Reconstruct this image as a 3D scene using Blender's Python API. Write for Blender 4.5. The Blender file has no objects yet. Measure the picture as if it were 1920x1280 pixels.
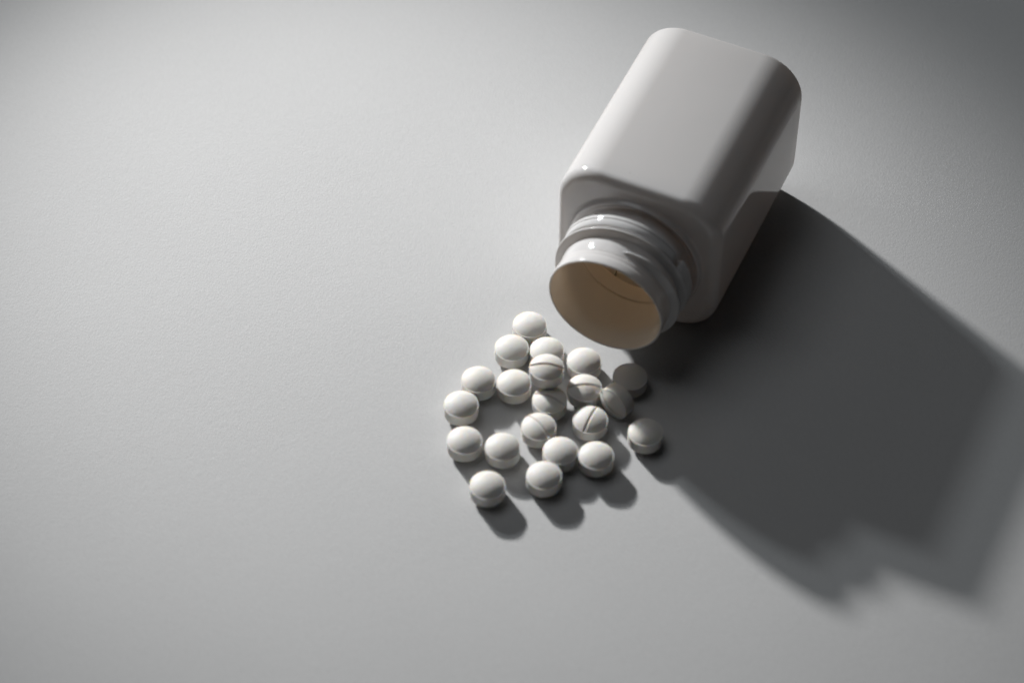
import bpy, bmesh, math, random
from mathutils import Vector, Matrix

MM = 0.001
S = bpy.context.scene
COL = S.collection
rad = math.radians

# ------------------------------------------------------------------ camera
ELEV, DIST = 0.8742365, 622.451 * MM
cam_d = bpy.data.cameras.new('camera')
cam_d.sensor_width = 36.0
cam_d.lens = 5000 / 1920 * 36.0
cam_d.clip_start, cam_d.clip_end = 0.02, 20
cam = bpy.data.objects.new('camera', cam_d)
cam.location = (0, -DIST * math.cos(ELEV), DIST * math.sin(ELEV))
cam.rotation_euler = (math.pi / 2 - ELEV, 0, 0)
cam_d.dof.use_dof = True
cam_d.dof.focus_distance = 0.640
cam_d.dof.aperture_fstop = 11
COL.objects.link(cam)
S.camera = cam

# ------------------------------------------------------------------ world: dim room
world = bpy.data.worlds.new('World')
S.world = world
world.use_nodes = True
WN, WL = world.node_tree.nodes, world.node_tree.links
bg = WN['Background']
wc = WN.new('ShaderNodeTexCoord')
wsep = WN.new('ShaderNodeSeparateXYZ')
WL.new(wc.outputs['Generated'], wsep.inputs['Vector'])
wr = WN.new('ShaderNodeValToRGB')          # dark walls all round, paler ceiling overhead
wr.color_ramp.elements[0].position, wr.color_ramp.elements[0].color = 0.0, (0.008, 0.008, 0.008, 1)
wr.color_ramp.elements[1].position, wr.color_ramp.elements[1].color = 1.0, (0.030, 0.031, 0.032, 1)
e = wr.color_ramp.elements.new(0.45); e.color = (0.014, 0.0142, 0.0145, 1)
WL.new(wsep.outputs['Z'], wr.inputs['Fac'])
WL.new(wr.outputs['Color'], bg.inputs['Color'])
bg.inputs['Strength'].default_value = 0.5

# ------------------------------------------------------------------ lamps: two panes of one window-like source
def spot(name, az, el, dist, aim, power, cone, blend, radius, color):
    d = bpy.data.lights.new(name, 'SPOT')
    d.energy, d.spot_size, d.spot_blend = power, rad(cone), blend
    d.shadow_soft_size, d.color = radius, color
    o = bpy.data.objects.new(name, d)
    o.location = Vector((math.cos(rad(az)) * math.cos(rad(el)), math.sin(rad(az)) * math.cos(rad(el)), math.sin(rad(el)))) * dist
    o.rotation_euler = (Vector(aim) - o.location).to_track_quat('-Z', 'Y').to_euler()
    COL.objects.link(o)
    return o
key = spot('key_lamp', 123.93, 25.71, 0.70, (-0.0258, 0.0104, 0), 36.6, 29.6, 1.0, 0.0175, (0.995, 0.99, 0.983))
key.scale = (1, 0.556, 1)
spot('second_lamp', 127.2, 27.4, 2.50, (0.0, 0.0, 0), 58.0, 40, 1.0, 0.07, (0.91, 0.97, 1.0))

# broad soft light of the room's window wall, behind and to the left
ad = bpy.data.lights.new('window_glow', 'AREA')
ad.shape, ad.size, ad.size_y = 'RECTANGLE', 1.6, 1.2
ad.energy, ad.color = 6.6, (0.94, 0.97, 1.0)
ao = bpy.data.objects.new('window_glow', ad)
ao.location = Vector((math.cos(rad(138)) * math.cos(rad(67)), math.sin(rad(138)) * math.cos(rad(67)), math.sin(rad(67)))) * 2.2
ao.rotation_euler = (-ao.location).to_track_quat('-Z', 'Y').to_euler()
COL.objects.link(ao)

S.view_settings.view_transform = 'Standard'
S.view_settings.look = 'None'
S.view_settings.exposure = 0
S.view_settings.gamma = 1
S.cycles.use_denoising = True
S.cycles.max_bounces = 14
S.cycles.diffuse_bounces = 8
S.cycles.glossy_bounces = 6
S.cycles.transmission_bounces = 8
S.cycles.caustics_reflective = True
S.cycles.blur_glossy = 0.2
S.cycles.sample_clamp_indirect = 6

# ------------------------------------------------------------------ materials
def mat(name):
    m = bpy.data.materials.new(name)
    m.use_nodes = True
    return m, m.node_tree.nodes, m.node_tree.links

def noise(N, L, coord, scale, detail=2, rough=.5, stretch=None):
    n = N.new('ShaderNodeTexNoise')
    n.inputs['Scale'].default_value = scale
    n.inputs['Detail'].default_value = detail
    n.inputs['Roughness'].default_value = rough
    if stretch:
        mp = N.new('ShaderNodeMapping')
        mp.inputs['Rotation'].default_value = (0, 0, rad(stretch[2]))
        mp.inputs['Scale'].default_value = (stretch[0], stretch[1], 1)
        L.new(coord, mp.inputs['Vector'])
        coord = mp.outputs['Vector']
    L.new(coord, n.inputs['Vector'])
    return n.outputs['Fac']

def bump(N, L, h, strength, dist, prev=None):
    b = N.new('ShaderNodeBump')
    b.inputs['Strength'].default_value = strength
    b.inputs['Distance'].default_value = dist
    L.new(h, b.inputs['Height'])
    if prev:
        L.new(prev, b.inputs['Normal'])
    return b.outputs['Normal']

def paper_material():
    m, N, L = mat('matte_paper')
    p = N['Principled BSDF']
    co = N.new('ShaderNodeTexCoord').outputs['Object']
    p.inputs['Base Color'].default_value = (0.80, 0.80, 0.79, 1)
    p.inputs['Roughness'].default_value = 0.85
    p.inputs['Specular IOR Level'].default_value = 0.15
    ramp = N.new('ShaderNodeMapRange')
    L.new(noise(N, L, co, 26, 4, .6), ramp.inputs['Value'])
    ramp.inputs['To Min'].default_value, ramp.inputs['To Max'].default_value = 0.465, 0.495
    fine = N.new('ShaderNodeMapRange')
    L.new(noise(N, L, co, 1100, 4, .7, (1, .55, 32)), fine.inputs['Value'])
    fine.inputs['From Min'].default_value, fine.inputs['From Max'].default_value = 0.3, 0.7
    fine.inputs['To Min'].default_value, fine.inputs['To Max'].default_value = 0.975, 1.025
    mul = N.new('ShaderNodeMath'); mul.operation = 'MULTIPLY'
    L.new(ramp.outputs['Result'], mul.inputs[0]); L.new(fine.outputs['Result'], mul.inputs[1])
    vo = N.new('ShaderNodeTexVoronoi'); vo.inputs['Scale'].default_value = 75
    L.new(co, vo.inputs['Vector'])
    sepc = N.new('ShaderNodeSeparateColor'); L.new(vo.outputs['Color'], sepc.inputs['Color'])
    near = N.new('ShaderNodeMath'); near.operation = 'LESS_THAN'; near.inputs[1].default_value = 0.014
    L.new(vo.outputs['Distance'], near.inputs[0])
    rare = N.new('ShaderNodeMath'); rare.operation = 'LESS_THAN'; rare.inputs[1].default_value = 0.18
    L.new(sepc.outputs['Green'], rare.inputs[0])
    dust = N.new('ShaderNodeMath'); dust.operation = 'MULTIPLY'
    L.new(near.outputs['Value'], dust.inputs[0]); L.new(rare.outputs['Value'], dust.inputs[1])
    dk = N.new('ShaderNodeMath'); dk.operation = 'MULTIPLY_ADD'
    L.new(dust.outputs['Value'], dk.inputs[0]); dk.inputs[1].default_value = -0.16; dk.inputs[2].default_value = 1.0
    mu2 = N.new('ShaderNodeMath'); mu2.operation = 'MULTIPLY'
    L.new(mul.outputs['Value'], mu2.inputs[0]); L.new(dk.outputs['Value'], mu2.inputs[1])
    cc = N.new('ShaderNodeCombineColor')
    for i in range(3):
        L.new(mu2.outputs['Value'], cc.inputs[i])
    L.new(cc.outputs['Color'], p.inputs['Base Color'])
    n1 = bump(N, L, noise(N, L, co, 1900, 3, .6, (1, .75, 28)), .75, .000085)
    n2 = bump(N, L, noise(N, L, co, 420, 2, .5), .4, .00007, n1)
    n3 = bump(N, L, noise(N, L, co, 24, 1, .5), .35, .0004, n2)
    L.new(n3, p.inputs['Normal'])
    return m

def plastic_material(name, base):
    m, N, L = mat(name)
    out = N['Material Output']
    p = N['Principled BSDF']
    co = N.new('ShaderNodeTexCoord').outputs['Object']
    p.inputs['Base Color'].default_value = base
    p.inputs['Roughness'].default_value = 0.16
    p.inputs['IOR'].default_value = 1.5
    nn = bump(N, L, noise(N, L, co, 70, 2, .5), .10, .0006)
    nn = bump(N, L, noise(N, L, co, 900, 2, .5), .03, .00008, nn)
    L.new(nn, p.inputs['Normal'])
    rr = N.new('ShaderNodeMapRange')
    L.new(noise(N, L, co, 160, 4, .65), rr.inputs['Value'])
    rr.inputs['To Min'].default_value, rr.inputs['To Max'].default_value = 0.05, 0.09
    L.new(rr.outputs['Result'], p.inputs['Roughness'])
    # sparse dust specks and tiny scuffs
    vo = N.new('ShaderNodeTexVoronoi')
    vo.inputs['Scale'].default_value = 230
    L.new(co, vo.inputs['Vector'])
    sepc = N.new('ShaderNodeSeparateColor'); L.new(vo.outputs['Color'], sepc.inputs['Color'])
    near = N.new('ShaderNodeMath'); near.operation = 'LESS_THAN'; near.inputs[1].default_value = 0.045
    L.new(vo.outputs['Distance'], near.inputs[0])
    rare = N.new('ShaderNodeMath'); rare.operation = 'LESS_THAN'; rare.inputs[1].default_value = 0.22
    L.new(sepc.outputs['Red'], rare.inputs[0])
    both = N.new('ShaderNodeMath'); both.operation = 'MULTIPLY'
    L.new(near.outputs['Value'], both.inputs[0]); L.new(rare.outputs['Value'], both.inputs[1])
    mixc = N.new('ShaderNodeMix'); mixc.data_type = 'RGBA'
    mixc.inputs['A'].default_value = base
    mixc.inputs['B'].default_value = (base[0] * .8, base[1] * .8, base[2] * .79, 1)
    L.new(both.outputs['Value'], mixc.inputs['Factor'])
    L.new(mixc.outputs['Result'], p.inputs['Base Color'])
    t = N.new('ShaderNodeBsdfTranslucent')
    t.inputs['Color'].default_value = (1.0, 0.83, 0.65, 1)
    mx = N.new('ShaderNodeMixShader')
    mx.inputs['Fac'].default_value = 0.17
    L.new(p.outputs['BSDF'], mx.inputs[1])
    L.new(t.outputs['BSDF'], mx.inputs[2])
    L.new(mx.outputs['Shader'], out.inputs['Surface'])
    return m

def tablet_material():
    m, N, L = mat('pressed_tablet')
    p = N['Principled BSDF']
    co = N.new('ShaderNodeTexCoord').outputs['Object']
    p.inputs['Base Color'].default_value = (0.62, 0.603, 0.575, 1)
    p.inputs['Roughness'].default_value = 0.58
    p.inputs['Specular IOR Level'].default_value = 0.3
    p.inputs['Subsurface Weight'].default_value = 0.7
    p.inputs['Subsurface Radius'].default_value = (1.0, 0.62, 0.32)
    p.inputs['Subsurface Scale'].default_value = 0.0007
    n1 = bump(N, L, noise(N, L, co, 2000, 3, .65), .7, .00006)
    n2 = bump(N, L, noise(N, L, co, 700, 2, .5), .4, .00010, n1)
    L.new(n2, p.inputs['Normal'])
    return m

PAPER, TABLET = paper_material(), tablet_material()
PLASTIC = plastic_material('white_plastic', (0.635, 0.638, 0.645, 1))
INSIDE = plastic_material('glow_painted_inner_plastic', (0.975, 0.92, 0.825, 1))  # same plastic; the warm glow of light inside is painted into its colour

# ------------------------------------------------------------------ mesh helpers
def mesh_obj(name, verts, faces, material, parent=None, sharp=None):
    me = bpy.data.meshes.new(name)
    me.from_pydata([tuple(c * MM for c in v) for v in verts], [], faces)
    me.update()
    bm = bmesh.new(); bm.from_mesh(me)
    bmesh.ops.remove_doubles(bm, verts=bm.verts, dist=1e-7)
    bmesh.ops.recalc_face_normals(bm, faces=bm.faces)
    bm.to_mesh(me); bm.free()
    me.polygons.foreach_set('use_smooth', [True] * len(me.polygons))
    if sharp:
        me.set_sharp_from_angle(angle=rad(sharp))
    me.materials.append(material)
    o = bpy.data.objects.new(name, me)
    COL.objects.link(o)
    o.parent = parent
    return o

def loft(rings, closed_ends=(False, False), loop=False):
    n = len(rings[0]); V = [v for r in rings for v in r]; F = []
    m = len(rings)
    for i in range(m if loop else m - 1):
        a, b = i * n, ((i + 1) % m) * n
        for j in range(n):
            k = (j + 1) % n
            F.append((a + j, a + k, b + k, b + j))
    if closed_ends[0]: F.append(tuple(range(n)))
    if closed_ends[1]: F.append(tuple((m - 1) * n + j for j in range(n)))
    return V, F

# ------------------------------------------------------------------ table
tv, tf = [], []
for i in range(2):
    for j in range(2):
        tv.append((-900 + 1800 * i, -900 + 1800 * j, 0))
table = mesh_obj('tabletop', tv, [(0, 2, 3, 1)], PAPER)
table['kind'] = 'structure'
table['label'] = 'matt white paper surface'

# ------------------------------------------------------------------ bottle.  local frame: x right, y along the axis (mouth -> base), z up
BX, BY, YAW = 28.171, 8.755, 1.14225
W, H, LEN, RC = 40.33, 41.73, 53.54, 10.59
ZC = H / 2
bottle = bpy.data.objects.new('pill_bottle', None)
COL.objects.link(bottle)
bottle.location = (BX * MM, BY * MM, 0)
bottle.rotation_euler = (0, 0, YAW - math.pi / 2)
bottle['label'] = 'open square white plastic pill bottle lying on its side without a cap'
bottle['category'] = 'bottle'

NC = 26
def rect_ring(u, inset):
    r = max(RC - inset, 0.4); hw, hh = W / 2 - inset, H / 2 - inset
    out = []
    for q, (sx, sz) in enumerate(((1, 1), (-1, 1), (-1, -1), (1, -1))):
        for k in range(NC):
            a = rad(90 * q + 90 * k / (NC - 1))
            out.append((sx * (hw - r) + r * math.cos(a), u, ZC + sz * (hh - r) + r * math.sin(a)))
    return out
def circ_ring(u, R):
    out = []
    for q in range(4):
        for k in range(NC):
            a = rad(90 * q + 90 * (k + .5) / NC)
            out.append((R * math.cos(a), u, ZC + R * math.sin(a)))
    return out

FACE = 0.5
E_F, E_B, TH = 2.6, 1.1, 1.1
rings = []
# base, from the middle outwards: shallow push-up, then the standing rim
for k in range(14):
    R = 0.5 + 15.5 * k / 13
    rings.append(circ_ring(LEN - 0.95 * (1 - (R / 16) ** 2), R))
rings.append(circ_ring(LEN, 16.5))
for k in range(9):
    a = rad(90 * k / 8)
    rings.append(rect_ring(LEN - E_B * (1 - math.cos(a)), E_B * (1 - math.sin(a))))
for k in range(1, 12):
    rings.append(rect_ring(LEN - E_B - (LEN - E_B - FACE - E_F) * k / 12, 0))
for k in range(13):
    a = rad(90 * k / 12)
    rings.append(rect_ring(FACE + E_F * (1 - math.sin(a)), E_F * (1 - math.cos(a))))
for R, u in ((17.2, FACE), (16.8, FACE - .06), (16.55, FACE - .25), (16.4, FACE - .6), (16.28, FACE - 1.1), (16.15, FACE - 1.3), (15.95, FACE - 1.36),
             (15.7, FACE - 1.25), (14.9, FACE - .55), (14.4, FACE - .2), (14.05, FACE - .12), (13.8, FACE - .25), (13.66, FACE - .7), (13.65, FACE - 2.1)):
    rings.append(circ_ring(u, R))
# wall thickness: turn inside the neck root and run back along the inner surface
for R, u in ((12.45, FACE - 2.1), (12.45, FACE - .2), (12.5, FACE + .5), (12.7, FACE + .95), (13.3, FACE + 1.15)):
    rings.append(circ_ring(u, R))
for k in range(9):
    a = rad(90 * k / 8)
    rings.append(rect_ring(FACE + TH + 1.6 * (1 - math.cos(a)), TH + 1.6 * (1 - math.sin(a))))
for k in range(1, 8):
    rings.append(rect_ring(FACE + 2.7 + (LEN - FACE - 5.4) * k / 8, TH))
for k in range(9):
    a = rad(90 * k / 8)
    rings.append(rect_ring(LEN - TH - 1.6 + 1.6 * math.sin(a), TH + 1.6 * (1 - math.cos(a))))
for R, u in ((14, LEN - TH), (11.5, LEN - 2.6), (8, LEN - 2.7), (0.5, LEN - 2.7)):
    rings.append(circ_ring(u, R))
v, f = loft(rings, (True, True))
body = mesh_obj('body', v, f, PLASTIC, bottle, 60)
def rsdf(c):
    qx, qz = abs(c.x) - (W / 2 - RC), abs(c.z - ZC) - (H / 2 - RC)
    return math.hypot(max(qx, 0), max(qz, 0)) + min(max(qx, qz), 0) - RC
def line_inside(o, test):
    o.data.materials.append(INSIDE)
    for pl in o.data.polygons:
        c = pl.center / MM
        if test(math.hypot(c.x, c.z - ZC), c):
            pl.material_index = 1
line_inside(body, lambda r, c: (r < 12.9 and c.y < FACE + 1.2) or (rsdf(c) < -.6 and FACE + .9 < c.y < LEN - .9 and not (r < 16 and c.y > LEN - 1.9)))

# neck: turned tube, outer profile from the shoulder to the lip and back along the bore
MOUTH = -17.46
outer = [(13.66, FACE - 2.0), (13.75, -3.0), (13.92, -8), (13.9, -9.3), (13.86, -10.8), (13.77, -12.0), (13.58, -13.15), (13.55, -13.28), (13.38, -13.34), (13.38, -13.46), (13.76, -13.58), (13.8, -13.75),
         (13.72, -14.75), (13.72, -14.85), (13.84, -15.05), (13.92, -15.35), (13.92, -16.9), (13.9, -17.2), (13.8, -17.4), (13.66, MOUTH), (13.54, -17.42), (13.46, -17.25)]
inner = [(13.4, -16.8), (13.2, -15.6), (12.85, -14.2), (12.62, -13.4), (12.55, -12), (12.5, -6), (12.46, -3.6), (12.95, -3.5), (13.0, -3.1), (12.46, -2.95), (12.44, FACE - 2.0)]
NS = 160
def lathe(profile, n=NS):
    return [[(R * math.cos(2 * math.pi * j / n), u, ZC + R * math.sin(2 * math.pi * j / n)) for j in range(n)] for R, u in profile]
v, f = loft(lathe(outer + inner))
neck = mesh_obj('neck', v, f, PLASTIC, bottle, 50)
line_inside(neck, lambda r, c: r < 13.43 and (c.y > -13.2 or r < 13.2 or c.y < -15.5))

# thread: one swept helical rib
def swept(name, sections, parent):
    V, F = [], []
    n = len(sections[0])
    for s in sections: V += s
    for i in range(len(sections) - 1):
        for j in range(n):
            k = (j + 1) % n
            F.append((i * n + j, i * n + k, (i + 1) * n + k, (i + 1) * n + j))
    F += [tuple(range(n)), tuple((len(sections) - 1) * n + j for j in range(n))]
    return mesh_obj(name, V, F, PLASTIC, parent, 50)
def at(a, u, R):
    return (R * math.cos(a), u, ZC + R * math.sin(a))
secs = []
T0, T1, PITCH, A0 = 0.0, 1.40, 3.8, rad(84)
for i in range(231):
    t = T0 + (T1 - T0) * i / 230
    a = A0 - 2 * math.pi * t
    u = -12.0 + PITCH * t
    g = min(1, (t / .07) ** .6 if t > 0 else 0, max(0, (T1 - t) / .12)) 
    g = max(g, .02)
    h, wd = 2.3 * min(1, g * (0.68 + 0.32 * min(1, t / .4))), 0.35 + .65 * g
    prof = [(-1.15, -.15), (-.80, .25), (-.42, .72), (-.30, .92), (-.12, 1.0), (.12, 1.0), (.30, .92), (.45, .72), (.85, .22), (1.15, -.15)]
    secs.append([at(a, u + du * wd, 13.6 + h * dr) for du, dr in prof])
thread = swept('thread', secs, neck)

# bead under the thread: broad flat band with a fine ribbed back edge, broken by notches
def bead(a0, a1, n):
    prof = [(-7.05, 13.5), (-7.05, 15.35), (-6.9, 15.55), (-5.25, 15.72), (-5.17, 15.58), (-5.08, 15.58), (-5.0, 15.80), (-4.4, 15.95), (-4.22, 15.88), (-4.1, 15.6), (-4.0, 14.4), (-3.9, 13.5)]
    out = []
    for i in range(n + 1):
        a = a0 + (a1 - a0) * i / n
        e = min(1, .82 + .18 * min(i, n - i) / 2)
        out.append([at(a, u, 13.5 + (R - 13.5) * e) for u, R in prof])
    return swept('bead', out, neck)
bead(rad(39), rad(39 + 197), 120)
bead(rad(244), rad(244 + 147), 100)

# ------------------------------------------------------------------ tablets
PD, BAND, DOME = 4.0, 2.9, 1.28
PT = BAND + 2 * DOME
RS = (PD * PD + DOME * DOME) / (2 * DOME)
LAND = 0.20
def tablet_mesh(scored, seed):
    rnd = random.Random(seed)
    xs = [PD * math.sin(rad(a)) for a in (-90, -86, -80, -72, -63, -54, -45, -36, -28, -20, -13)]
    mid = [-.60, -.46, -.42, -.36, -.30, -.22, -.14, -.06, .06, .14, .22, .30, .36, .42, .46, .60]
    xs = xs + mid + [-x for x in reversed(xs)]
    NT = 48
    ra = PD - LAND
    rsl = (ra * ra + DOME * DOME) / (2 * DOME)
    def top_z(x, y):
        r2 = x * x + y * y
        z = DOME - (rsl - math.sqrt(max(rsl * rsl - min(r2, ra * ra), 0)))
        if scored:
            d = abs(x) / .42
            if d < 1:
                cut = .46 * min(1, 1.25 * (1 - d))
                z = max(z - cut, z * .0 - .12 * (1 - d))
        return z
    V, F = [], []
    def cap(sign, flat):
        idx = []
        for x in xs:
            c = math.sqrt(max(PD * PD - x * x, 0))
            row = []
            for k in range(NT + 1):
                y = c * math.sin(math.pi * (k / NT - .5))
                r = math.hypot(x, y)
                if flat:
                    sv = scored; zz = 0
                z = top_z(x, y) if sign > 0 else (DOME - (rsl - math.sqrt(max(rsl * rsl - min(x * x + y * y, ra * ra), 0))))
                row.append(len(V)); V.append((x, y, sign * (BAND / 2 + max(z, -.12))))
            idx.append(row)
        for i in range(len(xs) - 1):
            for k in range(NT):
                q = (idx[i][k], idx[i + 1][k], idx[i + 1][k + 1], idx[i][k + 1])
                F.append(q)
        loop = [r[0] for r in idx] + [idx[-1][k] for k in range(1, NT)] + [r[-1] for r in reversed(idx)] + [idx[0][k] for k in range(NT - 1, 0, -1)]
        return loop
    lt, lb = cap(1, 0), cap(-1, 0)
    # side band between the two rims with a barely softened edge
    n = len(lt)
    for j in range(n):
        k = (j + 1) % n
        F.append((lt[j], lt[k], lb[k], lb[j]))
    # chipped, crumbly rim: tiny random nicks
    ph = [rnd.uniform(0, 6.28) for _ in range(6)]
    W2 = []
    for (x, y, z) in V:
        r = math.hypot(x, y)
        if r > PD - .02:
            a = math.atan2(y, x)
            nick = sum(math.sin(a * f + p) for f, p in zip((17, 29, 43, 61, 83, 7), ph)) / 6
            z -= math.copysign(max(0, nick - .15) * .11, z)
            x *= 1 - max(0, nick - .2) * .010; y *= 1 - max(0, nick - .2) * .010
        W2.append((x, y, z))
    return W2, F

meshes = {}
DY = 0.33          # the row was measured at the rim's height
def tablet(x, y, zoff, scored, rot, label, seed, quat=None, z=None):
    key = (scored, seed % 4)
    if key not in meshes:
        V, F = tablet_mesh(scored, 10 + seed)
        o = mesh_obj('tablet', V, F, TABLET, None, 32)
        meshes[key] = o.data
    else:
        o = bpy.data.objects.new('tablet', meshes[key])
        COL.objects.link(o)
    o.location = (x * MM, (y + DY) * MM, ((PT / 2 + zoff) if z is None else z) * MM)
    o.rotation_euler = (0, 0, rad(rot)) if quat is None else quat.to_euler()
    o['label'], o['category'] = label, 'tablet'
    o['group'] = 'white tablets spilled from the bottle'
    return o

PLAIN = [
    (4.10, 1.34, 'plain white tablet at the spill\'s tip beside the bottle, touching two plain tablets'),
    (-0.09, -5.69, 'plain white tablet beside the tip tablet, on the side away from the bottle mouth'),
    (8.08, -6.40, 'plain white tablet tucked between the tip tablet and the perched scored tablet'),
    (16.57, -9.56, 'fully lit plain white tablet nearest the bottle mouth, touching a scored tablet'),
    (27.01, -14.27, 'plain white tablet wholly in the bottle shadow, against the one standing on its rim'),
    (30.04, -30.36, 'plain white tablet alone at the shadow\'s edge, half lit on one side'),
    (10.83, -35.62, 'plain white tablet touching two plain ones and next to the scored tablet with faint groove'),
    (18.81, -36.96, 'plain white tablet between the half-lit tablet at the shadow edge and a plain touching neighbour'),
    (7.11, -42.52, 'plain white tablet touching one plain tablet, its own shadow falling on bare paper'),
    (-5.45, -45.23, 'plain white tablet lying alone, farthest of all from the bottle'),
    (-2.12, -34.51, 'plain white tablet beside the pile\'s empty gap, next to one at the outer corner'),
    (-10.67, -32.65, 'plain white tablet at the pile\'s outer corner, its shadow reaching toward the lone farthest tablet'),
    (-11.56, -22.36, 'plain white tablet at the pile\'s outermost side, touching one tablet only'),
    (-7.66, -15.11, 'plain white tablet in a touching row of three, the middle one'),
    (0.48, -16.07, 'plain white tablet at the row of three\'s inner end, against the perched scored tablet'),
]
SCORED = [
    (7.90, -14.90, 4.1, 84, 'scored white tablet perched on top of its neighbours with a level groove'),
    (8.54, -21.10, 0.0, 62, 'scored white tablet lying under the edge of the perched tablet and shaded by it'),
    (16.55, -17.55, 0.0, 92, 'scored white tablet with a level groove and a dark shadow patch on one end'),
    (17.68, -26.80, 0.0, -24, 'scored white tablet with a deep steep diagonal groove from rim to rim'),
    (6.01, -28.79, 0.0, 37, 'scored white tablet with a faint shallow diagonal groove at the pile\'s gap'),
]
for i, (x, y, lab) in enumerate(PLAIN):
    tablet(x, y, 0, False, i * 67 % 360, lab, i)
for i, (x, y, zo, rot, lab) in enumerate(SCORED):
    tablet(x, y, zo, True, rot, lab, i)
# the one standing on its rim, leaning a little forward
nrm = Vector((-.68, -.73, .05)).normalized()
q = Vector((0, 0, 1)).rotation_difference(nrm)
q = q @ Matrix.Rotation(rad(20), 4, 'Z').to_quaternion()
tablet(23.8, -21.25, 0, True, 0, 'white tablet standing on its rim, half lit, leaning by the shaded tablet', 1, q, 3.97)
# two left inside the bottle, seen through the mouth
def in_bottle(u, vv):
    c, s = math.cos(YAW), math.sin(YAW)
    return BX + u * c + vv * s, BY + u * s - vv * c
for (u, vv, lab, sd) in ((6.6, -2.3, 'tablet left inside the bottle just past the neck, its rounded edge showing', 2),
                         (5.5, -10.6, 'tablet left inside the bottle, tucked beside another deeper in the shade', 3)):
    x, y = in_bottle(u, vv)
    tablet(x, y, 1.12, False, 0, lab, sd)
